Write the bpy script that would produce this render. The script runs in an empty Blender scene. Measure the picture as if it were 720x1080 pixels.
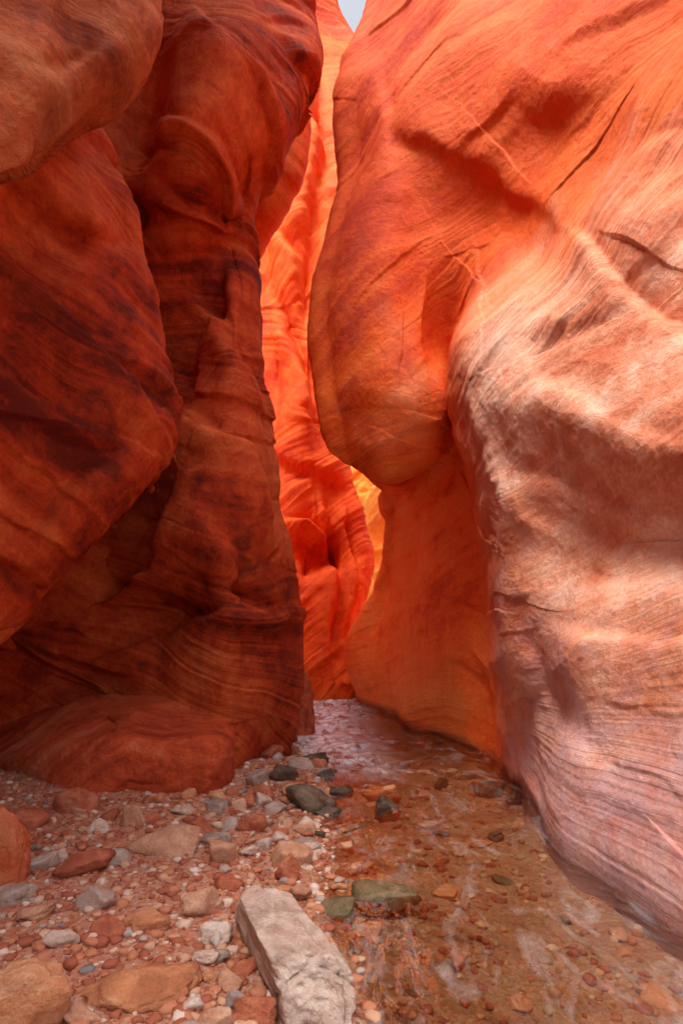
import bpy, math, random
import numpy as np
from mathutils import Vector
random.seed(7); np.random.seed(7)
scene=bpy.context.scene
F=650.0; CX=360.0; HY=660.0; H=1.5

# ---------------------------------------------------------------- noise
def _h(ix,iy,iz,seed):
    n=(ix.astype(np.int64)*374761393+iy.astype(np.int64)*668265263+iz.astype(np.int64)*1442695041+seed*974634777)&0xffffffff
    n=((n^(n>>13))*1274126177)&0xffffffff
    n=((n^(n>>15))*2246822519)&0xffffffff
    n=n^(n>>16)
    return n.astype(np.float64)/4294967295.0*2-1
def vnoise(P,seed=0):
    fl=np.floor(P); f=P-fl; f=f*f*f*(f*(f*6-15)+10)
    i=fl.astype(np.int64); x,y,z=i[...,0],i[...,1],i[...,2]
    fx,fy,fz=f[...,0],f[...,1],f[...,2]
    def L(a,b,t): return a+(b-a)*t
    c=lambda dx,dy,dz:_h(x+dx,y+dy,z+dz,seed)
    return L(L(L(c(0,0,0),c(1,0,0),fx),L(c(0,1,0),c(1,1,0),fx),fy),
             L(L(c(0,0,1),c(1,0,1),fx),L(c(0,1,1),c(1,1,1),fx),fy),fz)
def fbm(P,o=4,seed=0,gain=0.5):
    a=1;s=0;t=0;Q=P.copy()
    for k in range(o):
        s=s+a*vnoise(Q,seed+k*17);t+=a;a*=gain;Q=Q*2.03+3.7
    return s/t
def ridged(P,o=3,seed=0,soft=0.002):
    a=1;s=0;t=0;Q=P.copy()
    for k in range(o):
        s=s+a*(1-2*np.sqrt(vnoise(Q,seed+k*13)**2+soft));t+=a;a*=0.5;Q=Q*2.1+1.3
    return s/t
def n1(s,seed): 
    P=np.stack([s,np.zeros_like(s)+0.37,np.zeros_like(s)+0.71],-1)
    return vnoise(P,seed)
def sstep(a,b,x):
    t=np.clip((x-a)/(b-a),0,1); return t*t*(3-2*t)

# ---------------------------------------------------------------- survey grid -> smooth sheet
def cr_axis(A,counts):
    n=A.shape[0]
    out=[]
    for i in range(n-1):
        p0=A[max(i-1,0)];p1=A[i];p2=A[i+1];p3=A[min(i+2,n-1)]
        if i==0: p0=2*p1-p2
        if i==n-2: p3=2*p2-p1
        m=counts[i]
        for k in range(m):
            t=k/m
            m1=(p2-p0)*0.42; m2=(p3-p1)*0.42
            t2=t*t;t3=t2*t
            out.append((2*t3-3*t2+1)*p1+(t3-2*t2+t)*m1+(-2*t3+3*t2)*p2+(t3-t2)*m2)
    out.append(A[-1])
    return np.array(out)
def bearing(px,py,d):
    return ((px-CX)/F*d, d, H+(HY-py)/F*d)

def seg_dist(U,V,poly):
    best=np.full(U.shape,1e9); side=np.zeros(U.shape)
    for (x0,y0),(x1,y1) in zip(poly[:-1],poly[1:]):
        dx,dy=x1-x0,y1-y0; L2=dx*dx+dy*dy
        t=np.clip(((U-x0)*dx+(V-y0)*dy)/L2,0,1)
        ex=U-(x0+t*dx); ey=V-(y0+t*dy)
        D=np.sqrt(ex*ex+ey*ey)
        s=np.sign(dx*(V-y0)-dy*(U-x0))
        m=D<best; best=np.where(m,D,best); side=np.where(m,s,side)
    return best,side

def add_mesh(name,V,Fc,mat,smooth=True,attrs=None):
    me=bpy.data.meshes.new(name)
    V=np.asarray(V,dtype=np.float32)
    nf=len(Fc); k=Fc.shape[1]
    me.vertices.add(len(V)); me.vertices.foreach_set("co",V.ravel())
    me.loops.add(nf*k); me.loops.foreach_set("vertex_index",np.ascontiguousarray(Fc.ravel(),dtype=np.int32))
    me.polygons.add(nf); me.polygons.foreach_set("loop_start",np.arange(0,nf*k,k,dtype=np.int32))
    me.polygons.foreach_set("loop_total",np.full(nf,k,dtype=np.int32))
    me.update(calc_edges=True)
    if smooth: me.polygons.foreach_set("use_smooth",[True]*len(me.polygons))
    if attrs:
        for k,a in attrs.items():
            at=me.attributes.new(k,'FLOAT','POINT'); at.data.foreach_set("value",np.ascontiguousarray(a,dtype=np.float32))
    me.materials.append(mat); me.update()
    ob=bpy.data.objects.new(name,me); scene.collection.objects.link(ob)
    return ob

def build_wall(name,rows,mat,label,category,seed=1,res=1.3,macro=0.10,bed=0.03,scale=1.0,grooves=(),bulges=(),tilt=0.0,trand=0.8,lay_=1.0,crease=1.0,terr=0.0,world=None):
    G=np.array(rows,dtype=float)
    if world:
        Pw=G; nr,nc=world; rc=[nr]*(G.shape[0]-1); cc=[nc]*(G.shape[1]-1)
    else:
        Pw=np.stack(bearing(G[...,0],G[...,1],G[...,2]),-1)
        pxc=np.clip(G[...,0],-120,840); pyc=np.clip(G[...,1],-120,1150)
        dr=np.hypot(np.diff(pxc,axis=0),np.diff(pyc,axis=0)).max(1)
        dc=np.hypot(np.diff(pxc,axis=1),np.diff(pyc,axis=1)).max(0)
        rc=[int(max(10,v/res)) for v in dr]; cc=[int(max(12,v/res)) for v in dc]
    A=cr_axis(Pw,rc); A=cr_axis(A.transpose(1,0,2),cc).transpose(1,0,2)
    def normals(A):
        du=np.gradient(A,axis=0); dv=np.gradient(A,axis=1)
        N=np.cross(du,dv); N/=np.linalg.norm(N,axis=-1,keepdims=True)+1e-9
        return N
    N=normals(A)
    cam=np.array([0,0,H])
    if np.mean(np.sum(N*(cam-A),-1)>0)<0.5: N=-N; rev=True
    else: rev=False
    Q=A/scale
    Qs=Q*np.array([1,1,0.75])
    d=macro*1.9*fbm(Qs*0.75+seed*5.1,2,seed,0.35)
    warp=np.stack([fbm(Q*0.6+9,2,seed+3),fbm(Q*0.6+31,2,seed+4),fbm(Q*0.6+57,2,seed+5)],-1)
    r=ridged(Q*np.array([0.7,0.7,1.0])+warp*0.9,1,seed+8)
    d+=macro*0.45*r*crease
    r2=ridged(Q*np.array([1.2,1.2,2.6])+warp*1.4,2,seed+21)
    sel=sstep(0.05,0.5,fbm(Q*0.6+3,2,seed+22)+0.25*(crease-1))
    d+=macro*0.26*crease*(r2-0.3)*(0.08+0.92*sel)
    # cross-bedded sets
    zc=Q[...,2]+0.6*fbm(Q*0.35+seed,2,seed+30)+(0.22+tilt*0.5)*Q[...,0]
    kk=np.floor(zc/1.9); fr=zc/1.9-kk
    z0=np.zeros_like(kk,dtype=np.int64)
    tx=_h(kk,z0,z0+3,seed)*trand+tilt; ty=_h(kk,z0,z0+9,seed)*0.4
    s=Q[...,2]+tx*Q[...,0]+ty*Q[...,1]+0.55*fbm(Q*0.42+12,2,seed+40)+0.02*fbm(Q*2.5,2,seed+41)
    mask=np.clip(sstep(-0.25,0.45,fbm(Q*0.7+77,3,seed+50))*lay_,0,1.3)
    b=0.6*n1(s*4,seed+60)+0.38*n1(s*11,seed+61)+0.24*n1(s*27,seed+62)+0.12*n1(s*60,seed+63)
    d+=bed*b*(0.10+1.0*mask)
    if terr:
        s2=s*0.95+0.30*fbm(Q*0.9+61,3,seed+64)
        ft=s2-np.floor(s2); lip=sstep(0.0,0.12,ft)*(1-ft)**0.8
        a_=sstep(-0.1,0.5,fbm(Q*0.8+88,2,seed+65))
        d+=terr*(lip-0.4)*a_
        s3=s*2.7+0.35*fbm(Q*1.7+21,3,seed+66)
        ft=s3-np.floor(s3); lip=sstep(0.0,0.14,ft)*(1-ft)
        d+=terr*0.34*(lip-0.4)*sstep(0.0,0.45,fbm(Q*1.4+18,2,seed+67))
    edge=np.exp(-(np.minimum(fr,1-fr)*1.9/0.03)**2)
    eg=sstep(0.1,0.5,fbm(Q*1.0+17,2,seed+51))
    d-=0.025*edge*eg*max(crease-0.4,0)
    br=ridged(Q*np.array([1.0,1.0,2.0])+warp*2.0+9,3,seed+95)
    d-=0.03*crease*max(crease-0.55,0)*2*sstep(0.6,0.9,br)*sstep(0.2,0.6,fbm(Q*1.3+50,2,seed+96))
    d+=0.009*fbm(Q*6,3,seed+70)+0.003*fbm(Q*28,2,seed+71)
    U=CX+F*A[...,0]/np.maximum(A[...,1],0.3); V=HY-F*(A[...,2]-H)/np.maximum(A[...,1],0.3)
    for bx,by,rx,ry,amt,ang in bulges:
        c_,s_=math.cos(math.radians(ang)),math.sin(math.radians(ang))
        du=(U-bx); dv=(V-by); a1=(du*c_+dv*s_)/rx; a2=(-du*s_+dv*c_)/ry
        a2=np.where((a2>0)&(amt>0),a2*1.5,a2*0.85)   # lips are sharper on their underside
        q2=a1*a1+a2*a2+0.3*fbm(Q*1.2+bx*0.01,2,seed+99)
        d+=amt*np.exp(-np.clip(q2,0,9)*1.2)
    A2=A+N*d[...,None]
    if len(grooves):
        jx=12*fbm(Q*1.3+4,4,seed+80); jy=12*fbm(Q*1.3+40,4,seed+81)
        gm=0.55+0.45*fbm(Q*2.1+8,2,seed+82)
        g=np.zeros_like(d)
        for poly,w,depth,step in grooves:
            Uj,Vj=U+jx,V+jy
            D,sd=seg_dist(Uj,Vj,poly)
            L_=sum(math.hypot(b2[0]-a2_[0],b2[1]-a2_[1]) for a2_,b2 in zip(poly[:-1],poly[1:]))
            e1=np.hypot(Uj-poly[0][0],Vj-poly[0][1]); e2=np.hypot(Uj-poly[-1][0],Vj-poly[-1][1])
            fade=sstep(0,0.35*L_,np.minimum(e1,e2)) if L_>60 else 1.0
            g-=depth*np.exp(-(D/w)**2)*gm*fade
            if step: g+=step*sd*np.exp(-(D/(w*4))**1.5)*np.tanh(D/(w*0.5))*fade
        A2+=N*g[...,None]
    R,C=d.shape
    idx=np.arange(R*C).reshape(R,C)
    a,b_,c,e=idx[:-1,:-1],idx[:-1,1:],idx[1:,1:],idx[1:,:-1]
    q=np.stack([a,e,c,b_],-1).reshape(-1,4)
    if rev: q=q[:,::-1]
    tone=fbm(Q*0.6+seed*3,3,seed+90)
    ob=add_mesh(name,A2.reshape(-1,3),q,mat,True,{"bed":s.ravel(),"mask":mask.ravel(),"tone":tone.ravel()})
    ob["label"]=label; ob["category"]=category
    return ob

# ---------------------------------------------------------------- materials
def nd(nt,t,**kw):
    n=nt.nodes.new(t)
    for k,v in kw.items(): setattr(n,k,v)
    return n
def ramp(nt,stops,interp='LINEAR'):
    r=nt.nodes.new('ShaderNodeValToRGB'); r.color_ramp.interpolation=interp
    e=r.color_ramp.elements
    while len(e)>1: e.remove(e[-1])
    e[0].position=stops[0][0]; e[0].color=(*stops[0][1],1)
    for p,c in stops[1:]:
        k=e.new(p); k.color=(*c,1)
    return r
def mixc(nt,a,b,f,mode='MIX'):
    m=nt.nodes.new('ShaderNodeMix'); m.data_type='RGBA'; m.blend_type=mode; m.clamp_factor=True
    for i,v in ((0,f),(6,a),(7,b)):
        if isinstance(v,(int,float)): m.inputs[i].default_value=v
        elif isinstance(v,tuple): m.inputs[i].default_value=(*v,1)
        else: nt.links.new(v,m.inputs[i])
    return m.outputs[2]
def mathn(nt,op,a,b=None,c=None,clamp=False):
    m=nt.nodes.new('ShaderNodeMath'); m.operation=op; m.use_clamp=clamp
    for i,v in enumerate((a,b,c)):
        if v is None: continue
        if isinstance(v,(int,float)): m.inputs[i].default_value=v
        else: nt.links.new(v,m.inputs[i])
    return m.outputs[0]
def noise(nt,co,scale,detail=4,rough=0.55,dims='3D',dist=0.0):
    n=nt.nodes.new('ShaderNodeTexNoise'); n.noise_dimensions=dims
    n.inputs['Scale'].default_value=scale; n.inputs['Detail'].default_value=detail
    n.inputs['Roughness'].default_value=rough; n.inputs['Distortion'].default_value=dist
    nt.links.new(co,n.inputs['W' if dims=='1D' else 'Vector'])
    return n.outputs[0]
def mat_new(name):
    m=bpy.data.materials.new(name); m.use_nodes=True; nt=m.node_tree
    return m,nt,nt.nodes['Principled BSDF']

def sandstone(name,c_dark,c_mid,c_pale,c_varnish,varn=0.5,pale=0.5,bump=1.0,bedscale=1.0,wet=True,inner=None,rough=0.7,mauve=None,fine_amt=0.48):
    m,nt,bs=mat_new(name)
    co=nd(nt,'ShaderNodeNewGeometry').outputs['Position']
    at=nd(nt,'ShaderNodeAttribute',attribute_name='bed').outputs['Fac']
    mk=nd(nt,'ShaderNodeAttribute',attribute_name='mask').outputs['Fac']
    tn=nd(nt,'ShaderNodeAttribute',attribute_name='tone').outputs['Fac']
    sz=nd(nt,'ShaderNodeSeparateXYZ'); nt.links.new(co,sz.inputs[0])
    fine=noise(nt,at,22*bedscale,7,0.8,'1D')
    coarse=noise(nt,at,2.6*bedscale,3,0.6,'1D')
    blot=noise(nt,co,1.1,5,0.62,dist=0.6)
    grain=noise(nt,co,38,6,0.75)
    mot=noise(nt,co,5,8,0.72,dist=0.5)
    f=mathn(nt,'MULTIPLY_ADD',coarse,0.45,mathn(nt,'MULTIPLY',blot,0.6))
    f=mathn(nt,'MULTIPLY_ADD',mathn(nt,'SUBTRACT',fine,0.5),mathn(nt,'MULTIPLY_ADD',mk,fine_amt,0.06),f)
    f=mathn(nt,'MULTIPLY_ADD',tn,0.22,f)
    f=mathn(nt,'MULTIPLY_ADD',mathn(nt,'SUBTRACT',mot,0.5),0.55,f)
    r=ramp(nt,[(0.34,c_dark),(0.50,c_mid),(0.60,tuple(0.6*a+0.4*b for a,b in zip(c_mid,c_pale))),(0.76,c_pale)])
    nt.links.new(f,r.inputs[0])
    col=r.outputs[0]
    pz=mathn(nt,'MULTIPLY_ADD',noise(nt,co,0.9,8,0.72,dist=1.2),2.8,-1.40,True)
    col=mixc(nt,col,c_pale,mathn(nt,'MULTIPLY',pz,pale,None,True))
    if mauve:
        mz=mathn(nt,'MULTIPLY_ADD',noise(nt,co,1.4,7,0.72,dist=0.8),3.6,-1.45)
        mz=mathn(nt,'SUBTRACT',mz,mathn(nt,'MULTIPLY_ADD',sz.outputs[2],0.5,-0.5),None,True)
        col=mixc(nt,col,mauve,mathn(nt,'MULTIPLY',mz,0.75,None,True))
        rz_=mathn(nt,'MULTIPLY_ADD',noise(nt,co,1.9,7,0.74,dist=1.0),5.0,-2.7,True)
        col=mixc(nt,col,(0.54,0.085,0.03),mathn(nt,'MULTIPLY',rz_,0.65,None,True))
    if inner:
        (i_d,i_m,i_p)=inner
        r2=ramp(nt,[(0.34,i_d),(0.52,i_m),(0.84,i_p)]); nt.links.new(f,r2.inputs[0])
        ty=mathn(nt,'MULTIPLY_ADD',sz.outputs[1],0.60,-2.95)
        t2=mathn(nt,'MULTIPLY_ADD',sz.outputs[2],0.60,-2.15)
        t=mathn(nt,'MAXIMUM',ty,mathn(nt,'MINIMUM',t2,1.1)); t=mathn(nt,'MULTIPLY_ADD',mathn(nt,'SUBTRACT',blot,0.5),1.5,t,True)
        # multiplied to a darker, deeper red towards the top
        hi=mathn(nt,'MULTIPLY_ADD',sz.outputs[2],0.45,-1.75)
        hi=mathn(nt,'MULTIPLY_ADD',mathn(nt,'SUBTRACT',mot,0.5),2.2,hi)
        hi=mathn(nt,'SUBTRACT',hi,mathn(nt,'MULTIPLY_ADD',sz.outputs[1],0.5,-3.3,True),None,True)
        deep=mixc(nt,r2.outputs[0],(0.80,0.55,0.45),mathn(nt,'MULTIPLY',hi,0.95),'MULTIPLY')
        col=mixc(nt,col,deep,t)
    mp=nd(nt,'ShaderNodeMapping'); mp.inputs['Scale'].default_value=(2.2,2.2,0.5); nt.links.new(co,mp.inputs[0])
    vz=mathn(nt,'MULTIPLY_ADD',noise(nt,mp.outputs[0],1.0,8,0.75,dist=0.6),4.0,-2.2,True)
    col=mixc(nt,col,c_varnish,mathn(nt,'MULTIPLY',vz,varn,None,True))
    g=mathn(nt,'MULTIPLY_ADD',grain,0.9,0.55)
    gc=nd(nt,'ShaderNodeCombineColor'); 
    for i in range(3): nt.links.new(g,gc.inputs[i])
    col=mixc(nt,col,gc.outputs[0],1.0,'MULTIPLY')
    if wet:
        w=mathn(nt,'MULTIPLY_ADD',mathn(nt,'ADD',sz.outputs[2],mathn(nt,'MULTIPLY',mot,-0.12)),-9.0,0.75,True)
        col=mixc(nt,col,(0.34,0.25,0.22),mathn(nt,'MULTIPLY',w,0.8),'MULTIPLY')
    nt.links.new(col,bs.inputs['Base Color'])
    bs.inputs['Roughness'].default_value=rough
    bs.inputs['Specular IOR Level'].default_value=0.25
    hgt=mathn(nt,'MULTIPLY_ADD',fine,mathn(nt,'MULTIPLY_ADD',mk,0.7,0.08),mathn(nt,'MULTIPLY',grain,0.4))
    hgt=mathn(nt,'MULTIPLY_ADD',mot,1.1,hgt)
    b=nd(nt,'ShaderNodeBump'); b.inputs['Strength'].default_value=0.75*bump; b.inputs['Distance'].default_value=0.03
    nt.links.new(hgt,b.inputs['Height']); nt.links.new(b.outputs[0],bs.inputs['Normal'])
    return m

INNER=((0.60,0.048,0.006),(0.88,0.14,0.016),(0.93,0.27,0.06))  # inner rock's own orange, brightened so the colour carries the bounced glow
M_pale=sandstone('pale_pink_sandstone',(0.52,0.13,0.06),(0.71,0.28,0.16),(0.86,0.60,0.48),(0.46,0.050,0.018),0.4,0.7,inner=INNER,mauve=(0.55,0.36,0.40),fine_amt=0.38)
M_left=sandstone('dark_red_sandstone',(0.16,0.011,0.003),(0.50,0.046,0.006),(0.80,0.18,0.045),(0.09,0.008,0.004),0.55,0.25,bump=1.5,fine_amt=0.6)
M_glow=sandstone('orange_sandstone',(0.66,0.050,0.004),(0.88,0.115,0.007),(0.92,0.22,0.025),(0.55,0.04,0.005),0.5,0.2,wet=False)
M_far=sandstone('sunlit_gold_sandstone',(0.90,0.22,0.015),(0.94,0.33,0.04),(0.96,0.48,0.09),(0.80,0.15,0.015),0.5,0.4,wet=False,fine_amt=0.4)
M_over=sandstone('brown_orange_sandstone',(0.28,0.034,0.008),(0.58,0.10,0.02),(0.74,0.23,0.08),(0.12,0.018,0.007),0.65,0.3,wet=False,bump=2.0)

# ---------------------------------------------------------------- RIGHT WALL
RW=[]
def rrow(py,px,d,pys=None):
    pys=pys or [py]*len(px)
    row=[(px[0]+260,pys[0],d[0]+4.5),(px[0]+75,pys[0],d[0]+2.4)]
    row+=[(a,b,c) for a,b,c in zip(px,pys,d)]
    RW.append(row)
rrow(-230,[415,440,480,530,580,640,700,770,930,1500],[9.6,9.0,8.0,7.1,6.4,5.7,5.1,4.5,3.2,1.8])
rrow(0,  [387,405,440,485,530,590,660,745,910,1500],[9.0,8.3,7.5,6.8,6.3,5.6,4.9,4.2,3.0,1.7])
rrow(100,[367,386,425,475,520,580,655,740,910,1500],[8.6,7.8,7.1,6.6,6.1,5.4,4.7,4.0,2.9,1.7])
rrow(190,[356,376,418,460,505,560,640,740,900,1500],[8.2,7.4,6.9,6.6,6.2,5.5,4.6,3.9,2.8,1.7])
rrow(270,[340,362,408,450,490,545,630,740,900,1500],[7.8,7.1,6.6,6.55,6.3,5.2,4.3,3.7,2.7,1.6])
rrow(350,[330,354,402,446,470,492,600,740,900,1500],[7.4,6.9,6.5,6.5,6.7,5.5,4.35,3.5,2.6,1.6],
     [350,350,350,345,340,350,350,350,350,350])
rrow(420,[335,360,402,446,477,496,590,740,900,1500],[7.2,6.8,6.5,6.5,7.0,5.3,4.3,3.4,2.5,1.6],
     [420,420,420,412,382,420,420,420,420,420])
rrow(474,[341,368,406,450,484,506,600,740,900,1500],[7.2,6.9,6.65,6.75,7.3,5.2,4.25,3.35,2.45,1.6],
     [468,476,480,460,408,474,474,474,474,474])
rrow(504,[366,384,412,453,488,509,600,740,900,1500],[7.5,7.3,7.1,7.1,7.6,5.2,4.3,3.4,2.5,1.6],
     [490,503,510,482,428,504,504,504,504,504])
rrow(530,[411,416,428,462,498,511,600,740,900,1500],[10.2,9.9,9.3,8.7,7.8,5.2,4.38,3.5,2.6,1.6],
     [525,524,518,492,446,530,532,535,530,530])
rrow(575,[411,420,434,462,508,513,600,740,900,1500],[10.9,10.3,9.6,8.7,7.7,5.2,4.45,3.6,2.65,1.6],
     [575,575,572,560,550,575,575,575,575,575])
rrow(625,[397,409,428,460,512,516,600,740,900,1500],[11.4,10.6,9.7,8.65,7.6,5.2,4.4,3.5,2.6,1.55])
rrow(680,[372,387,414,454,517,524,602,738,900,1500],[12.2,11.1,9.95,8.6,7.3,5.35,4.35,3.35,2.5,1.5],
     [680,680,682,684,686,688,692,698,705,720])
rrow(712,[370,386,413,453,514,532,610,733,900,1500],[12.3,11.1,9.95,8.55,7.15,5.75,4.3,3.2,2.4,1.45],
     [712,714,720,730,745,755,775,805,840,900])
base=[(375,737.5),(392,746),(417,757),(454,773),(508,797),(542,824),(590,884),(727,988),(900,1110),(1500,1410)]
rrow(0,[b[0] for b in base],[975/(b[1]-660) for b in base],[b[1] for b in base])
rrow(0,[b[0] for b in base],[975/(b[1]-660)-0.05 for b in base],[b[1]+0.5*650/(975/(b[1]-660)) for b in base])
gr=[([(560,195),(610,245),(640,280),(690,330),(780,380)],12,0.03,0.05),
    ([(560,280),(640,200),(690,165),(780,130)],14,0.01,0.035),
    ([(390,120),(480,172),(530,200),(620,240)],15,0.015,-0.055),
    ([(490,485),(580,515),(640,530),(780,550)],16,0.035,0.03),
    ([(478,372),(500,440),(520,500),(545,545),(600,575),(640,572)],14,-0.05,0.03),
    ([(380,30),(400,70),(430,170),(425,290)],16,0.015,0.05),
    ([(510,-20),(500,20),(470,120),(485,220)],18,0.01,0.04),
    ([(520,600),(545,680),(600,760),(680,850)],18,0.015,0.05),
    ([(520,330),(570,400),(640,440),(780,480)],18,0.005,0.03),
    ([(720,20),(640,90),(560,130),(470,230)],18,0.01,0.04),
    ([(740,260),(640,330),(560,360),(500,440)],18,0.01,0.04),
    ([(540,650),(620,670),(700,680),(800,670)],16,0.005,0.04)]
bu=[(680,245,130,95,0.12,25),(615,420,180,90,0.16,8),(650,590,120,36,-0.08,0),(525,235,70,32,-0.10,25),(560,70,180,75,0.13,18),(462,350,16,80,-0.08,5)]
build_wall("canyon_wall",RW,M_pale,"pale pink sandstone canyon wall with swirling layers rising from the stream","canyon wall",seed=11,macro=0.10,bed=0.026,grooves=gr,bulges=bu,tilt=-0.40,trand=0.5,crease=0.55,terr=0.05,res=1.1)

# ---------------------------------------------------------------- LEFT MAIN WALL
LW=[]
def lrow(py,sil,ds,mid,pys=None):
    px=[-900,-320,-60,60,140,200,245,sil-13,sil]
    px[6]=min(245,sil-22)
    d=[4.4,5.8]+mid+[ds]
    pys=pys or [py]*9
    row=[(a,b,c) for a,b,c in zip(px,pys,d)]
    row+=[(sil-45,pys[-1],ds+1.3),(sil-230,pys[-1],ds+1.7)]
    LW.append(row)
lrow(-90,318,8.1,[6.6,6.9,7.0,7.0,7.2,7.6])
lrow(0,322,8.0,[6.6,6.8,6.8,6.6,6.8,7.5])
lrow(60,331,7.8,[6.6,6.8,6.8,6.5,6.5,7.2])
lrow(120,320,7.7,[6.6,6.8,6.8,6.4,6.5,7.1])
lrow(180,282,7.6,[6.6,6.8,6.8,6.5,6.8,7.2])
lrow(245,250,7.7,[6.6,6.9,7.0,6.9,7.3,7.4])
lrow(305,262,7.5,[6.6,6.9,7.2,7.2,7.0,7.1])
lrow(380,278,7.4,[6.6,6.9,7.2,7.0,6.6,6.9])
lrow(460,288,7.3,[6.6,6.9,7.0,6.5,6.3,6.8])
lrow(540,298,7.2,[6.5,6.8,6.6,6.2,6.1,6.75])
lrow(610,316,7.1,[6.5,6.7,6.2,6.0,5.95,6.7])
lrow(660,326,7.05,[6.4,6.6,6.2,5.95,5.9,6.7])
lrow(720,324,7.05,[6.3,6.5,6.2,6.0,6.0,6.75])
lrow(770,311,7.1,[6.3,6.5,6.3,6.1,6.1,6.8])
lrow(800,303,7.1,[6.3,6.5,6.3,6.15,6.2,6.85],[800,800,808,808,815,818,812,803,798])
lrow(860,303,7.1,[6.3,6.5,6.3,6.15,6.2,6.85],[860]*9)
gl=[([(250,240),(235,320),(205,390),(185,470)],10,0.05,-0.13),
    ([(160,110),(180,130),(230,150),(262,250)],9,0.06,0.12),
    ([(248,622),(270,630),(292,642)],6,0.28,0),
    ([(180,410),(200,440),(250,480),(295,600)],8,0.05,0.16),
    ([(30,660),(60,640),(150,600),(210,500)],8,0.08,0.17),
    ([(180,280),(210,320),(240,340),(285,450)],8,0.03,0.13),
    ([(60,710),(90,690),(180,650),(280,640)],8,0.06,0.13),
    ([(200,-20),(225,40),(280,90),(310,150)],9,0.03,0.11),
    ([(170,180),(200,215),(230,230),(270,220)],8,0.04,0.10),
    ([(210,520),(240,580),(260,660),(250,740)],10,0.03,0.09)]
bl=[(130,650,80,45,-0.45,-25),(60,740,90,40,-0.35,0),(150,130,30,60,-0.3,10),(225,560,60,120,0.12,-10),(240,60,70,60,0.12,30)]
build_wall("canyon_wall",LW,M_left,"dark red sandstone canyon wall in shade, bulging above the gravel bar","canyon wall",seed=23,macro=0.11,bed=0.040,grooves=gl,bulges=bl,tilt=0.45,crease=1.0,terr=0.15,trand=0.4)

# ---------------------------------------------------------------- LEFT NEAR BULGE
NB=[]
def nrow(pys,sil,d):
    px=[-1500,-520,-170,0,60,105,sil-16,sil]
    px[5]=min(105,sil-30); px[4]=min(60,px[5]-25)
    row=[(a,b,c) for a,b,c in zip(px,pys,d)]
    row+=[(sil-35,pys[-1],d[-1]+1.6),(sil-150,pys[-1],d[-1]+2.2)]
    NB.append(row)
nrow([-1100]*8,80,[1.9,3.0,3.9,4.6,5.2,5.5,5.8,6.2])
nrow([-200]*8,80,[1.9,3.0,3.9,4.6,5.2,5.5,5.8,6.2])
nrow([60]*8,88,[1.9,2.9,3.8,4.4,4.8,5.1,5.5,5.9])
nrow([135]*8,104,[1.9,2.8,3.6,4.2,4.6,4.9,5.2,5.7])
nrow([200]*8,130,[1.9,2.8,3.5,4.1,4.4,4.7,5.1,5.6])
nrow([270]*8,151,[1.8,2.7,3.4,4.0,4.3,4.6,5.0,5.5])
nrow([350]*8,171,[1.8,2.7,3.3,3.9,4.2,4.5,4.9,5.4])
nrow([440,440,440,440,440,438,436,436],188,[1.8,2.7,3.3,3.85,4.1,4.3,4.8,5.3])
nrow([600,590,560,530,510,495,480,478],182,[1.8,2.7,3.3,3.9,4.1,4.3,4.85,5.3])
nrow([800,760,700,625,570,535,508,502],168,[1.8,2.8,3.5,4.1,4.3,4.5,5.0,5.4])
nrow([950,860,770,672,605,560,525,516],160,[1.9,3.0,3.8,4.6,4.8,4.9,5.3,5.7])
nrow([930,840,745,650,600,555,522,512],155,[2.6,3.9,5.2,6.3,6.5,6.5,6.6,6.8])
nrow([1100,940,820,780,740,700,640,630],150,[2.7,4.2,5.9,6.8,6.9,6.9,6.9,7.0])
gn=[([(-40,230),(60,330),(140,400),(200,490)],8,0.05,0.14),
    ([(0,170),(80,220),(150,270)],9,0.06,-0.09),
    ([(-40,360),(70,440),(170,480)],8,0.03,0.10),
    ([(0,620),(70,520),(150,450)],9,0.04,0.07)]
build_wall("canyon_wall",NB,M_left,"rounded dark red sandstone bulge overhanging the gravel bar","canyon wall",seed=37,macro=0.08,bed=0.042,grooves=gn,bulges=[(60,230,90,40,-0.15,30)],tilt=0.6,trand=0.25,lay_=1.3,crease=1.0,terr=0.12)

# unseen cliff beside the bar, added to keep sun off the pale wall
CW=[]
for z,dx in [(14,0.7),(11,0.8),(7.5,0.6),(5,0.4),(3,0.1),(1.2,-0.3),(0.1,-0.2),(-0.4,-0.2)]:
    CW.append([(x+dx,y,z) for x,y in [(-4.6,3.6),(-3.7,2.6),(-3.3,1.4),(-3.4,0.0),(-3.1,-1.6),(-3.5,-3.4),(-3.2,-5.5),(-3.8,-8.0)]])
build_wall("canyon_wall",CW,M_left,"unseen tall dark red sandstone cliff added to shade the pale wall","canyon wall",seed=47,macro=0.2,bed=0.03,world=(26,26),scale=1.2)

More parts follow.
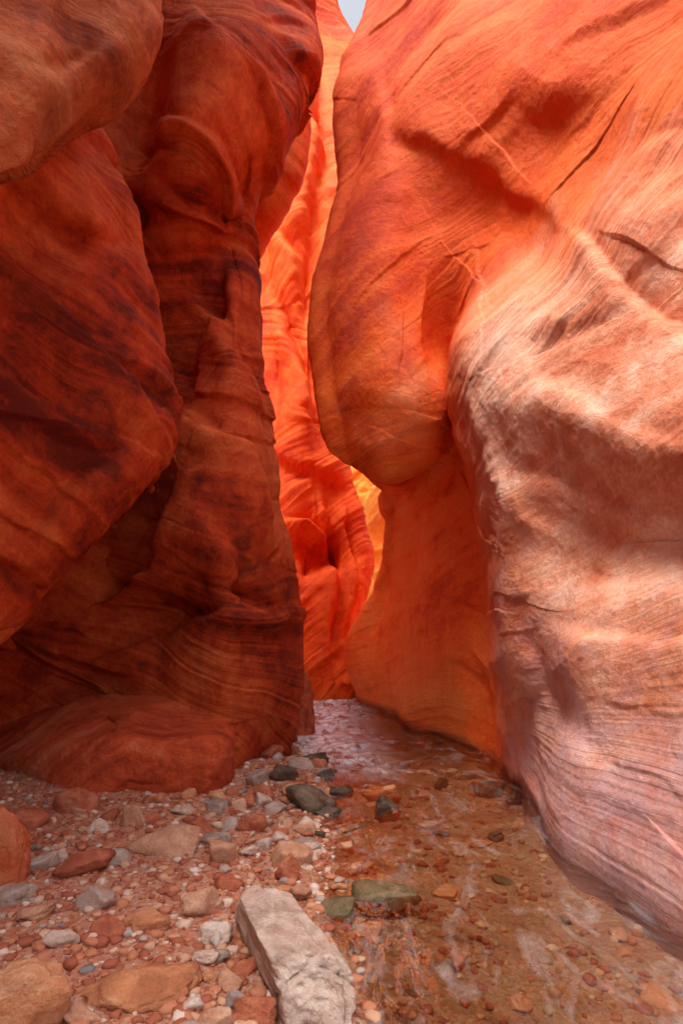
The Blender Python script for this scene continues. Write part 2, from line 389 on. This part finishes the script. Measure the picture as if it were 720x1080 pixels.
# ---------------------------------------------------------------- OVERHANG
OV=[]
for pys,sil,d in [([-800]*6,225,[1.6,2.3,2.7,3.1,3.4,4.0]),([-260]*6,215,[1.5,2.2,2.6,3.0,3.3,3.9]),
                  ([-100]*6,205,[1.4,2.0,2.4,2.7,3.0,3.6]),
                  ([0,0,0,0,0,0],184,[1.4,1.9,2.3,2.6,2.9,3.4]),
                  ([100,80,70,60,50,42],164,[1.4,1.9,2.25,2.5,2.8,3.3]),
                  ([260,190,155,124,100,88],139,[1.4,1.9,2.25,2.5,2.8,3.2]),
                  ([380,260,198,172,142,126],108,[1.5,2.0,2.4,2.7,3.0,3.3]),
                  ([360,235,175,150,124,110],98,[2.2,2.9,3.6,4.1,4.4,4.6]),
                  ([300,180,120,100,90,80],90,[3.0,4.0,5.0,5.6,6.0,6.2])]:
    px=[-1300,-330,0 if sil>101 else -10,sil*0.45,sil*0.8,sil]
    row=[(a,b,c) for a,b,c in zip(px,pys,d)]
    row+=[(sil-40,pys[-1]-5,d[-1]+1.5),(sil-120,pys[-1]-10,d[-1]+2.5)]
    OV.append(row)
build_wall("rock_overhang",OV,M_over,"rough red brown sandstone overhang jutting out from the cliff","rock overhang",seed=41,macro=0.06,bed=0.014,grooves=[([(0,60),(70,70),(150,30)],14,0.015,0.015)],terr=0.02,scale=0.7,tilt=-0.4)

# ---------------------------------------------------------------- GLOWING FIN + FAR WALLS
HF=[]
for py,sil,d in [(50,318,10.9),(80,323,10.7),(125,323,10.5),(170,319,10.4),(215,304,10.3),(255,280,10.3),(310,262,10.4),(400,264,10.7),(520,275,11),(640,290,11.3),(745,298,11.5),(790,298,11.5)]:
    HF.append([(150,py,d-0.6),(200,py,d-0.5),(240,py,d-0.4),(sil-22,py,d-0.3),(sil,py,d),(sil-15,py,d+0.8),(sil-70,py,d+1.0)])
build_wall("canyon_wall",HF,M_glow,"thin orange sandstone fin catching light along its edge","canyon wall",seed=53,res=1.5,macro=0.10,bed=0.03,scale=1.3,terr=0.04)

FW=[]
for py,e,dl in [(-60,366,18.0),(0,362,17.4),(60,386,16.7),(150,380,15.9),(260,372,15.1),(360,366,14.5),(440,366,14.1),(495,376,13.9),(540,388,13.6),(580,394,13.4),(620,391,13.2),(655,383,13.0),(705,382,12.9),(735,382,12.9),(790,382,12.9)]:
    FW.append([(-60,py,dl-0.9),(120,py,dl-0.5),(270,py,dl-0.2),(300,py,dl-0.5),(322,py,dl-0.6),(e-18,py,dl-0.4),(e,py,dl),(e-5,py,dl+1.2),(e-60,py,dl+1.8)])
gf=[([(316,585),(345,578)],17,1.5,0),([(290,548),(330,543),(352,560),(366,610)],4,0.2,0.25),
    ([(345,480),(358,590),(352,730)],5,0.25,0.2),([(280,480),(330,500),(390,520)],6,0.15,-0.16),
    ([(280,300),(330,400),(335,490)],7,0.3,0.3),([(330,20),(340,180),(300,340)],8,0.35,0.3),
    ([(300,230),(325,350)],6,0.25,0.2),([(370,510),(382,600),(372,700)],4,0.15,0.18)]
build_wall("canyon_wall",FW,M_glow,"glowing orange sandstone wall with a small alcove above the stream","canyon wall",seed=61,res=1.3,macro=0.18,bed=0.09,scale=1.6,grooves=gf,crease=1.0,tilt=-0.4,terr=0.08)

GW=[]
for py,k in [(400,10),(460,7),(520,4.5),(580,2.8),(640,1.2),(700,0),(718,0),(760,0)]:
    GW.append([(250,py,19+k),(320,py,18.0+k),(362,py,17.0+k),(385,py,17.6+k),(405,py,16.6+k),(440,py,16+k),(520,py,15.2+k)])
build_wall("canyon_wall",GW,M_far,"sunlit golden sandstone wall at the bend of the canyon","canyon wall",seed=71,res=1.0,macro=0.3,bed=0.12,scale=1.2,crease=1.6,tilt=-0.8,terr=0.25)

# ---------------------------------------------------------------- LEDGE
LE=[]
for pys,dd in [([748,744,742,742,744,746,750],1.4),([782,776,770,768,770,774,779],0.50),([800,792,786,782,783,786,788],0.12),([825,820,815,812,812,812,812],0.02),([852,856,856,854,851,847,842],0.0),([925]*7,0.0)]:
    px=[-30,55,110,150,195,228,240]
    dbase=[5.8,5.3,5.1,5.05,5.1,5.2,5.5]
    row=[(a,b,c+dd) for a,b,c in zip(px,pys,dbase)]
    row.append((225,pys[-1],6.6+dd*0.3))
    LE.append(row)
M_ledge=sandstone('red_ledge_sandstone',(0.36,0.036,0.010),(0.66,0.10,0.030),(0.80,0.25,0.11),(0.22,0.025,0.010),0.5,0.3,bump=1.6)
build_wall("rock_ledge",LE,M_ledge,"rough red sandstone ledge at the foot of the cliff","rock ledge",seed=83,macro=0.09,bed=0.035,crease=1.0,terr=0.07,scale=0.8)

# ---------------------------------------------------------------- GROUND
ey=np.array([-8,0,2.3,2.87,3.6,4.4,5.4,7.0,8.9,11.5,30.0]); ex=np.array([0.3,0.05,-0.06,-0.16,-0.2,-0.16,-0.2,-0.50,-1.0,-1.3,-1.3])
def ground_z(X,Y,detail=True):
    X=np.asarray(X,float);Y=np.asarray(Y,float)
    P=np.stack([X,Y,np.zeros_like(X)],-1)
    e=np.interp(Y,ey,ex)+0.16*fbm(P*1.8,4,5)
    t=X-e
    z=np.where(t<0, 0.015+0.06*sstep(0,0.6,-t)+0.035*np.clip(-t-0.5,0,4), 0.015-0.14*sstep(0,0.55,t))
    z=z+0.03*fbm(P*1.7,3,9)
    if detail: z=z+0.018*fbm(P*9,3,12)+0.006*fbm(P*30,2,15)
    return z
def axis(a,b,c,d,n1_,n2_,n3_):
    return np.concatenate([np.linspace(a,b,n1_,endpoint=False),np.linspace(b,c,n2_,endpoint=False),np.linspace(c,d,n3_)])
xs=axis(-25,-3.2,2.2,25,40,420,40); ys=axis(-15,1.9,8,40,30,480,160)
X,Y=np.meshgrid(xs,ys); Z=ground_z(X,Y)
V=np.stack([X,Y,Z],-1).reshape(-1,3); R,C=X.shape
idx=np.arange(R*C).reshape(R,C)
q=np.stack([idx[:-1,:-1],idx[:-1,1:],idx[1:,1:],idx[1:,:-1]],-1).reshape(-1,4)
mg,nt,bs=mat_new('red_sand_and_grit')
co=nd(nt,'ShaderNodeNewGeometry').outputs['Position']
sz=nd(nt,'ShaderNodeSeparateXYZ'); nt.links.new(co,sz.inputs[0])
n_a=noise(nt,co,5,6,0.7); n_b=noise(nt,co,60,5,0.7)
r=ramp(nt,[(0.3,(0.28,0.07,0.03)),(0.5,(0.52,0.16,0.075)),(0.7,(0.64,0.29,0.17))]); nt.links.new(n_a,r.inputs[0])
vo=nd(nt,'ShaderNodeTexVoronoi'); vo.inputs['Scale'].default_value=45; nt.links.new(co,vo.inputs['Vector'])
rv=ramp(nt,[(0.0,(0.32,0.10,0.05)),(0.35,(0.56,0.21,0.11)),(0.7,(0.64,0.40,0.29)),(1,(0.44,0.31,0.26))])
sc=nd(nt,'ShaderNodeSeparateColor'); nt.links.new(vo.outputs['Color'],sc.inputs[0]); nt.links.new(sc.outputs[0],rv.inputs[0])
col=mixc(nt,r.outputs[0],rv.outputs[0],0.55)
rb=ramp(nt,[(0.32,(0.13,0.065,0.025)),(0.45,(0.38,0.17,0.06)),(0.56,(0.26,0.18,0.07)),(0.64,(0.56,0.27,0.11)),(0.75,(0.68,0.40,0.22))]); nt.links.new(noise(nt,co,2.6,8,0.75,dist=0.8),rb.inputs[0])
colb=mixc(nt,rb.outputs[0],mixc(nt,rv.outputs[0],(0.75,0.65,0.6),1.0,'MULTIPLY'),0.5)
wetf=mathn(nt,'MULTIPLY_ADD',sz.outputs[2],-22,1.0,True)
col=mixc(nt,col,colb,wetf)
nt.links.new(col,bs.inputs['Base Color'])
nt.links.new(mathn(nt,'MULTIPLY_ADD',wetf,-0.45,0.85),bs.inputs['Roughness'])
b=nd(nt,'ShaderNodeBump'); b.inputs['Strength'].default_value=0.7; b.inputs['Distance'].default_value=0.02
nt.links.new(mathn(nt,'ADD',n_b,vo.outputs['Distance']),b.inputs['Height']); nt.links.new(b.outputs[0],bs.inputs['Normal'])
g=add_mesh("ground",V,q,mg); g["kind"]="structure"; g["label"]="red sandy gravel bar and pebbly stream bed"; g["category"]="ground"

# ---------------------------------------------------------------- WATER
xs=np.linspace(-2.0,4.0,560); ys=axis(-6,1.9,14,24,20,820,60)
X,Y=np.meshgrid(xs,ys)
P=np.stack([X,Y,np.zeros_like(X)],-1)
wx=0.5*fbm(P*1.2,2,77)
Pw_=np.stack([X+wx,Y*0.8+wx*0.6,np.zeros_like(X)],-1)
riff=0.55+1.3*sstep(5.6,7.2,Y)*(1-sstep(12.5,13.5,Y))+0.15*np.exp(-((Y-4.9)/0.5)**2)
Z=0.013*fbm(Pw_*2.4,2,3)+riff*(0.012*fbm(Pw_*np.array([6,4.5,1]),3,8,0.45)+0.006*ridged(Pw_*np.array([9,6,1]),1,18,0.01))
V=np.stack([X,Y,Z],-1).reshape(-1,3); R,C=X.shape
idx=np.arange(R*C).reshape(R,C)
q=np.stack([idx[:-1,:-1],idx[:-1,1:],idx[1:,1:],idx[1:,:-1]],-1).reshape(-1,4)
mw=bpy.data.materials.new('clear_shallow_water'); mw.use_nodes=True; nt=mw.node_tree
for n in list(nt.nodes): 
    if n.type!='OUTPUT_MATERIAL': nt.nodes.remove(n)
out=[n for n in nt.nodes if n.type=='OUTPUT_MATERIAL'][0]
tr=nd(nt,'ShaderNodeBsdfTransparent'); tr.inputs[0].default_value=(0.95,0.90,0.82,1)
gl_=nd(nt,'ShaderNodeBsdfGlossy'); gl_.inputs['Roughness'].default_value=0.07; gl_.inputs['Color'].default_value=(1,1,1,1)
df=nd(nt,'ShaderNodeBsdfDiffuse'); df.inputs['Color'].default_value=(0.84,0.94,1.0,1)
fr=nd(nt,'ShaderNodeFresnel'); fr.inputs['IOR'].default_value=2.2
co=nd(nt,'ShaderNodeNewGeometry').outputs['Position']
sz=nd(nt,'ShaderNodeSeparateXYZ'); nt.links.new(co,sz.inputs[0])
mp=nd(nt,'ShaderNodeMapping'); mp.inputs['Scale'].default_value=(1.5,0.6,1); mp.inputs['Rotation'].default_value=(0,0,0.35); nt.links.new(co,mp.inputs[0])
b=nd(nt,'ShaderNodeBump'); b.inputs['Strength'].default_value=0.4; b.inputs['Distance'].default_value=0.02
nt.links.new(noise(nt,mp.outputs[0],10,3,0.5,dist=0.8),b.inputs['Height'])
for n in (gl_,fr): nt.links.new(b.outputs[0],n.inputs['Normal'])
m0=nd(nt,'ShaderNodeMixShader')
streaks=mathn(nt,'MULTIPLY_ADD',noise(nt,mp.outputs[0],2.4,5,0.62,dist=1.6),0.9,-0.47,True)  # pale diffuse streaks mixed in by noise
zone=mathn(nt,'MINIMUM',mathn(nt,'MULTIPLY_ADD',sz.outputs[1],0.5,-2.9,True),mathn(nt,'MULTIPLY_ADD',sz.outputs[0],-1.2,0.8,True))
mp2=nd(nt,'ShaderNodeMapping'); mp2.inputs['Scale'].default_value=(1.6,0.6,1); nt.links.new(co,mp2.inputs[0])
foam_sheen=mathn(nt,'MULTIPLY_ADD',noise(nt,mp2.outputs[0],4.5,6,0.72,dist=1.0),6.0,-2.2,True)  # white water, plus the riffle's whitish sheen painted in as diffuse colour
foam_sheen=mathn(nt,'MULTIPLY',foam_sheen,mathn(nt,'MULTIPLY',zone,1.0))
nt.links.new(mathn(nt,'MAXIMUM',streaks,foam_sheen),m0.inputs[0])
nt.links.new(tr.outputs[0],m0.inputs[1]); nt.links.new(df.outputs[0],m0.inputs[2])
m1=nd(nt,'ShaderNodeMixShader'); nt.links.new(fr.outputs[0],m1.inputs[0]); nt.links.new(m0.outputs[0],m1.inputs[1]); nt.links.new(gl_.outputs[0],m1.inputs[2])
nt.links.new(m1.outputs[0],out.inputs[0])
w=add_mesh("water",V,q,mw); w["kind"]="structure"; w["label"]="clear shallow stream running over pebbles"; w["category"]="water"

# ---------------------------------------------------------------- STONES
def stone_mat(name,c1,c2,c3,rough=0.75,moss=None,dust=0.5):
    m,nt,bs=mat_new(name)
    co=nd(nt,'ShaderNodeTexCoord').outputs['Object']
    oi=nd(nt,'ShaderNodeObjectInfo').outputs['Random']
    ad=nd(nt,'ShaderNodeVectorMath',operation='ADD'); nt.links.new(co,ad.inputs[0])
    cb=nd(nt,'ShaderNodeCombineXYZ'); 
    for i in range(3): nt.links.new(mathn(nt,'MULTIPLY',oi,37.0+i*11),cb.inputs[i])
    nt.links.new(cb.outputs[0],ad.inputs[1]); v=ad.outputs[0]
    a=noise(nt,v,7,6,0.7,dist=0.5); g=noise(nt,v,70,4,0.7)
    r=ramp(nt,[(0.34,c1),(0.52,c2),(0.68,c3)]); 
    nt.links.new(mathn(nt,'MULTIPLY_ADD',mathn(nt,'SUBTRACT',oi,0.5),0.16,a),r.inputs[0])
    col=r.outputs[0]
    if moss:
        col=mixc(nt,col,moss,mathn(nt,'MULTIPLY_ADD',noise(nt,v,5,5,0.7),3.5,-1.5,True))
    if dust:
        dz=mathn(nt,'MULTIPLY_ADD',noise(nt,v,11,6,0.75),3.0,-1.25,True)
        col=mixc(nt,col,(0.52,0.19,0.10),mathn(nt,'MULTIPLY',dz,dust))
    sp=mathn(nt,'MULTIPLY_ADD',g,0.8,0.60)
    gc=nd(nt,'ShaderNodeCombineColor')
    for i in range(3): nt.links.new(sp,gc.inputs[i])
    col=mixc(nt,col,gc.outputs[0],1.0,'MULTIPLY')
    nt.links.new(col,bs.inputs['Base Color']); bs.inputs['Roughness'].default_value=rough; bs.inputs['Specular IOR Level'].default_value=0.3
    b=nd(nt,'ShaderNodeBump'); b.inputs['Strength'].default_value=0.9; b.inputs['Distance'].default_value=0.018
    nt.links.new(mathn(nt,'MULTIPLY_ADD',a,1.5,mathn(nt,'MULTIPLY',g,0.5)),b.inputs['Height']); nt.links.new(b.outputs[0],bs.inputs['Normal'])
    return m
SM={'tan':stone_mat('tan_stone',(0.40,0.19,0.11),(0.57,0.32,0.20),(0.65,0.45,0.32)),
    'orange':stone_mat('orange_stone',(0.38,0.14,0.06),(0.57,0.24,0.11),(0.65,0.36,0.20)),
    'grey':stone_mat('grey_stone',(0.28,0.21,0.18),(0.44,0.36,0.31),(0.56,0.48,0.43)),
    'blue':stone_mat('blue_grey_stone',(0.18,0.15,0.15),(0.28,0.25,0.26),(0.40,0.37,0.37)),
    'red':stone_mat('red_stone',(0.28,0.06,0.03),(0.48,0.14,0.07),(0.58,0.26,0.16)),
    'pale':stone_mat('pale_stone',(0.50,0.34,0.26),(0.66,0.51,0.42),(0.76,0.64,0.56)),
    'slab':stone_mat('slab_stone',(0.32,0.22,0.17),(0.56,0.43,0.36),(0.70,0.59,0.51),0.8,dust=0.3),
    'wet':stone_mat('wet_dark_stone',(0.04,0.028,0.02),(0.09,0.065,0.045),(0.17,0.12,0.08),0.2,dust=0.1),
    'moss':stone_mat('mossy_wet_stone',(0.08,0.055,0.028),(0.15,0.11,0.055),(0.27,0.18,0.10),0.25,(0.07,0.07,0.028),dust=0.15),
    'cliff':stone_mat('cliff_red_stone',(0.28,0.035,0.012),(0.50,0.09,0.03),(0.60,0.19,0.08),dust=0.2)}
import bmesh
def ico(sub):
    bm=bmesh.new(); bmesh.ops.create_icosphere(bm,subdivisions=sub,radius=1.0)
    v=np.array([x.co[:] for x in bm.verts]); f=np.array([[a.index for a in x.verts] for x in bm.faces]); bm.free(); return v,f
ICO={k:ico(k) for k in (1,2,3,4,5,6)}
def stone_verts(sub,seed,box=0.0,k=12,sharp=14,nz=0.05):
    rs=np.random.RandomState(seed)
    v,f=ICO[sub]; u=v/np.linalg.norm(v,axis=1,keepdims=True)
    pn=rs.normal(size=(k,3)); pn/=np.linalg.norm(pn,axis=1,keepdims=True)
    hh=rs.uniform(0.56,1.02,k)
    if box>0:
        ax=np.array([[1,0,0],[-1,0,0],[0,1,0],[0,-1,0],[0,0,1],[0,0,-1]],float)+rs.normal(size=(6,3))*0.22
        ax/=np.linalg.norm(ax,axis=1,keepdims=True)
        pn=np.vstack([ax,pn]); hh=np.concatenate([rs.uniform(0.62,0.85,6),hh+box*0.3])
    dt=np.maximum(u@pn.T,1e-3)/hh
    r=1.0/(np.sum(dt**sharp,1)**(1/sharp))
    p=u*np.minimum(r,1.6)[:,None]
    p=p*(1+nz*1.6*fbm(u*1.7+seed*1.3,3,seed)[:,None]+nz*0.8*ridged(u*2.2+seed*2.3,3,seed+5)[:,None]+0.02*fbm(u*9+seed,3,seed+3)[:,None])
    p/= (p.max(0)-p.min(0))/2
    p-= (p.max(0)+p.min(0))/2
    return p,f
def make_stone(x,y,z,sx,sy,sz,rz,mat,label,name="stone",sub=4,seed=0,box=0.0,tilt=0.0,group=None,sharp=14,cat="stone",k=12,nz=0.05):
    p,f=stone_verts(sub,seed,box,k,sharp,nz)
    p=p*np.array([sx,sy,sz])/2
    ob=add_mesh(name,p,f,SM[mat],True)
    ob.location=(x,y,z); ob.rotation_euler=(tilt,tilt*0.6,rz)
    ob["label"]=label; ob["category"]=cat
    if group: ob["group"]=group
    return ob
def spot(px,py):
    zg=0.08
    for _ in range(4):
        d=(H-zg)*F/(py-HY); x=(px-CX)/F*d
        zg=float(ground_z(np.array([x]),np.array([d]),False)[0])
    return x,d,zg
def lay(px,pyb,wpx,hpx,mat,label,rz=0.0,depth=None,tall=1.0,**kw):
    x,d,zg=spot(px,pyb)
    w=wpx/F*d; h=hpx/F*d
    el=(H-zg)/d
    dep=depth if depth else w*0.7
    hh=max((h-dep*el*0.6),0.38*h)*tall
    zt=zg+hh*0.25
    if mat=='moss': zt=max(zt,0.012-hh*0.35)
    return make_stone(x,d+dep*0.42,zt,w*1.05,dep,hh*1.4,rz,mat,label,**kw)
def slab():
    p,f=stone_verts(6,6,1.0,10,34,0.04)
    p=np.sign(p)*np.abs(p)**0.80
    for (ax,off,w_,dp) in (((0.25,1,0.1),0.18,0.025,0.07),((-0.2,1,0.2),-0.42,0.02,0.06),((1,0.25,0.0),0.25,0.03,0.07),((0.6,0.6,1.0),0.3,0.03,0.05)):
        ax=np.array(ax)/np.linalg.norm(ax)
        t=p@ax-off+0.10*fbm(p*2.5,3,44)
        p*= (1-dp*np.exp(-(t/w_)**2)-0.05*sstep(-0.015,0.015,t))[:,None]
    p*= (1+0.05*fbm(p*np.array([2,2,4]),4,31)+0.04*ridged(p*np.array([2.5,2.5,5]),4,35))[:,None]
    p[:,0]*=1-0.12*p[:,1]
    p=p*np.array([0.33,0.98,0.34])/2
    ob=add_mesh("boulder",p,f,SM['slab'],True)
    ob.location=(-0.24,2.60,0.11); ob.rotation_euler=(0.05,0.12,math.radians(25))
    ob["label"]="rough cracked grey tan sandstone slab at the edge of the stream"; ob["category"]="boulder"
slab()
lay(137,1066,128,56,'orange',"rounded orange sandstone boulder half sunk in gravel",name="boulder",sub=5,seed=12,cat="boulder",rz=0.2,nz=0.12,tall=1.2,sharp=22)
lay(2,1100,105,96,'orange',"angular brown sandstone boulder on the gravel bar",name="boulder",sub=5,seed=15,cat="boulder",box=0.3,rz=0.5,sharp=34,nz=0.12,tall=1.1)
lay(-22,935,76,120,'cliff',"smooth red sandstone boulder against the cliff foot",name="boulder",sub=5,seed=17,cat="boulder",nz=0.08)
lay(168,902,72,34,'tan',"flat tan stone lying on gravel",seed=21,rz=-0.1,name="boulder",cat="boulder")
make_stone((321-360)/F*8.6,8.6,0.25,0.34,0.6,1.25,0.3,'cliff',"upright red sandstone block leaning on the canyon wall",name="boulder",sub=5,seed=22,box=0.0,cat="boulder",sharp=18,tilt=0.25,nz=0.09)
HS=[(82,925,62,34,'red',"flat red stone slab on the gravel",.4),(94,962,42,30,'grey',"grey angular stone on the gravel",.2),(38,922,38,26,'grey',"grey flat stone on the gravel",.9),
(8,955,44,26,'grey',"pale grey stone on the gravel",.1),(30,975,40,22,'tan',"tan stone on the gravel",.3),(212,968,50,38,'tan',"tan rounded stone on the gravel",.5),(232,912,30,30,'tan',"pinkish tan stone on the gravel",.2),
(308,918,44,32,'tan',"pinkish stone beside the water",.2),(302,932,26,38,'red',"dark red stone beside the water",.2),(328,857,52,36,'wet',"dark wet stone at the water's edge",.1),(298,824,34,22,'wet',"dark wet stone at the water's edge",.4),
(408,866,28,30,'wet',"dark wet stone standing in the stream",.1),(403,848,38,22,'orange',"tan stone standing in the stream",.3),(404,970,74,34,'moss',"flat mossy wet stone in the stream",.2),(354,974,50,30,'moss',"brown green wet stone at the stream edge",.5),
(248,1066,28,26,'blue',"blue grey pebble on the gravel",.2),(226,996,34,28,'pale',"white rounded stone on the gravel",.2),(138,872,28,26,'tan',"tan stone on the gravel",.2),(180,892,38,22,'tan',"tan stone on the gravel",.7),
(275,845,26,20,'red',"red stone beside the water",.2),(255,852,24,18,'red',"red stone beside the water",.2),(316,812,28,14,'grey',"grey stone at the water's edge",.2),(360,842,28,14,'wet',"dark wet stone in the stream",.2),
(376,812,56,16,'wet',"dark wet stones breaking the riffle",.2),(345,822,28,14,'wet',"dark wet stone in the riffle",.5),(520,842,34,20,'wet',"dark wet stone under the canyon wall",.2),(545,850,24,18,'wet',"dark wet stone under the canyon wall",.2),
(503,832,20,12,'red',"red stone under the canyon wall",.2),(466,833,18,14,'wet',"small dark stone in the stream",.2),(372,752,26,10,'wet',"dark wet stone far up the stream",.2),(388,760,18,8,'wet',"dark wet stone far up the stream",.2),
(75,858,44,28,'red',"red sandstone chunk fallen by the cliff",.3),(20,880,46,32,'red',"red sandstone chunk fallen by the cliff",.3),(150,985,48,26,'orange',"orange flat stone on the gravel",.3),
(100,880,26,18,'pale',"pale stone on the gravel",.3),(265,880,32,22,'red',"red stone on the gravel",.3),(240,940,32,22,'red',"red stone on the gravel",.4),(275,955,26,20,'orange',"orange stone on the gravel",.4),
(60,1000,34,24,'pale',"pale stone on the gravel",.6),(215,1020,28,22,'pale',"pale stone on the gravel",.3),(200,1070,32,24,'pale',"pale stone on the gravel",.3),(225,1090,36,30,'tan',"tan stone on the gravel",.3),(290,860,26,16,'grey',"grey stone beside the water",.3),(320,880,26,16,'tan',"tan stone beside the water",.3),
(120,912,28,20,'grey',"grey angular stone on the gravel",.6),(210,878,28,20,'red',"red angular stone on the gravel",.2),(110,990,38,26,'red',"red angular stone on the gravel",.2),
(285,800,26,16,'red',"red rubble at the foot of the cliff",.5),(330,806,30,14,'wet',"dark rubble at the stream edge",.5),(270,828,28,18,'grey',"grey rubble at the stream edge",.9),(345,862,28,14,'wet',"dark rubble at the stream edge",.5),
(335,812,26,14,'red',"red rubble at the stream edge",.4),(310,842,28,16,'tan',"tan rubble at the stream edge",.2),(385,790,22,10,'wet',"dark wet stone breaking the riffle",.2),(420,812,24,10,'wet',"dark wet stone breaking the riffle",.2),(352,782,20,9,'wet',"dark wet stone breaking the riffle",.6),
(332,905,26,18,'pale',"pale stone at the water's edge",.2),(318,950,28,20,'tan',"tan stone at the water's edge",.6),(295,890,24,18,'pale',"pale stone at the water's edge",.8),(340,1000,26,16,'orange',"orange stone at the water's edge",.4)]
for i,(px,pb,w_,h_,m_,lb,rz) in enumerate(HS):
    lay(px,pb,w_,h_,m_,lb,rz=rz,sub=4,seed=100+i,box=random.choice([0,0,0.3]),sharp=random.choice([16,24,34]),tilt=random.uniform(-.2,.2),nz=0.10)
cnt=0; rs=np.random.RandomState(3)
mats=['tan','tan','orange','red','red','orange','pale','red','pale','tan','grey','grey']
while cnt<220:
    under=rs.rand()<0.22
    if under:
        y=rs.uniform(2.2,7.5)**1.0; x=np.interp(y,ey,ex)+rs.uniform(0.0,1.75)
        s=rs.uniform(0.05,0.18); m_=rs.choice(['orange','tan','moss','wet','tan','orange'])
    else:
        y=2.0+5.0*rs.rand()**1.1; x=np.interp(y,ey,ex)-rs.rand()**1.8*2.6
        if abs(x)/y>0.62: continue
        s=0.035+0.13*rs.rand()**2.0; m_=rs.choice(mats)
    z=float(ground_z(np.array([x]),np.array([y]),False)[0])
    fl=rs.uniform(0.5,0.95) if not under else rs.uniform(0.3,0.6)
    make_stone(x,y,z+s*fl*0.12,s*rs.uniform(0.9,1.5),s*rs.uniform(0.7,1.1),s*fl,rs.uniform(0,6.28),m_,
       ("water-worn stone lying on the stream bed" if under else "small weathered stone scattered on the gravel bar"),
       name="stone",sub=4 if s>0.1 else 3,seed=400+cnt,box=rs.choice([0,0.0,0.5]),tilt=rs.uniform(-.35,.35),sharp=rs.choice([14,24,34]),
       group=("stones on the stream bed" if under else "stones scattered on the gravel bar"),cat="stone",nz=0.10)
    cnt+=1
VV=[];FF=[];TT=[];off=0
base_s=[stone_verts(1,900+i,0.3,8,14,0.1) for i in range(4)]+[stone_verts(2,950+i,0.3,8,20,0.1) for i in range(6)]
for i in range(11500):
    y=1.9+5.4*rs.rand()**1.5
    if rs.rand()<0.84: x=np.interp(y,ey,ex)-rs.rand()**1.2*3.0+0.12
    else: x=np.interp(y,ey,ex)+rs.rand()*1.8
    if abs(x)/y>0.66: continue
    s=0.009+0.050*rs.rand()**2.8
    p,f=base_s[rs.randint(4,10) if y<4.5 else rs.randint(0,4)]
    a=rs.uniform(0,6.28); ca,sa=math.cos(a),math.sin(a)
    q_=p*np.array([s*rs.uniform(.5,.8),s*rs.uniform(.4,.7),s*rs.uniform(.25,.5)])
    q_=np.stack([q_[:,0]*ca-q_[:,1]*sa,q_[:,0]*sa+q_[:,1]*ca,q_[:,2]],-1)
    VV.append((q_,x,y,s)); FF.append(f); TT.append(rs.rand())
zz=ground_z(np.array([v[1] for v in VV]),np.array([v[2] for v in VV]),True)
AV=[];AF=[];AT=[]
for (q_,x,y,s),f,t,z in zip(VV,FF,TT,zz):
    AV.append(q_+np.array([x,y,z+s*0.06])); AF.append(f+off)
    if z<-0.02: t=1.0+t
    AT.append(np.full(len(q_),t)); off+=len(q_)
mgr,nt,bs=mat_new('mixed_gravel')
at=nd(nt,'ShaderNodeAttribute',attribute_name='tint').outputs['Fac']
wetg=mathn(nt,'GREATER_THAN',at,1.0)
rg=ramp(nt,[(0,(0.36,0.10,0.05)),(0.35,(0.50,0.19,0.10)),(0.6,(0.56,0.31,0.19)),(0.76,(0.62,0.43,0.32)),(0.86,(0.42,0.33,0.28)),(0.92,(0.68,0.55,0.47)),(0.98,(0.24,0.21,0.22))],'CONSTANT')
nt.links.new(mathn(nt,'FRACT',at),rg.inputs[0])
cg=mixc(nt,rg.outputs[0],mixc(nt,rg.outputs[0],(0.75,0.60,0.42),1.0,'MULTIPLY'),wetg)
nt.links.new(cg,bs.inputs['Base Color']); bs.inputs['Roughness'].default_value=0.8
go=add_mesh("gravel",np.vstack(AV),np.vstack(AF),mgr,True,{"tint":np.concatenate(AT)}); go["kind"]="stuff"; go["label"]="mixed red tan and grey gravel covering the bank"; go["category"]="gravel"

# ---------------------------------------------------------------- LIGHT
S=Vector((-0.23,-0.30,0.925)).normalized()
el=math.asin(S.z); az=math.atan2(S.x,S.y)
wd=bpy.data.worlds.new("World"); scene.world=wd; wd.use_nodes=True; nt=wd.node_tree
sky=nd(nt,'ShaderNodeTexSky'); sky.sky_type='NISHITA'; sky.sun_disc=False; sky.sun_elevation=el; sky.sun_rotation=az
sky.dust_density=6.0; sky.air_density=1.0
hs=nd(nt,'ShaderNodeHueSaturation'); hs.inputs['Saturation'].default_value=0.30; hs.inputs['Value'].default_value=1.85
nt.links.new(sky.outputs[0],hs.inputs['Color'])
nt.links.new(hs.outputs[0],nt.nodes['Background'].inputs[0]); nt.nodes['Background'].inputs[1].default_value=0.15
ld=bpy.data.lights.new("sun",'SUN'); ld.energy=4.6; ld.angle=math.radians(22); ld.color=(1,0.92,0.80)
lo=bpy.data.objects.new("sun",ld); scene.collection.objects.link(lo); lo.rotation_euler=(-S).to_track_quat('-Z','Y').to_euler()

cd=bpy.data.cameras.new("camera"); cam=bpy.data.objects.new("camera",cd); scene.collection.objects.link(cam)
cam.location=(0,0,H); cam.rotation_euler=(math.pi/2,0,0)
cd.sensor_fit='VERTICAL'; cd.sensor_height=36; cd.lens=36*F/1080; cd.shift_y=(HY-540)/1080; cd.clip_end=500; cd.clip_start=0.05
scene.camera=cam
scene.view_settings.view_transform='Standard'; scene.view_settings.look='None'; scene.view_settings.exposure=0
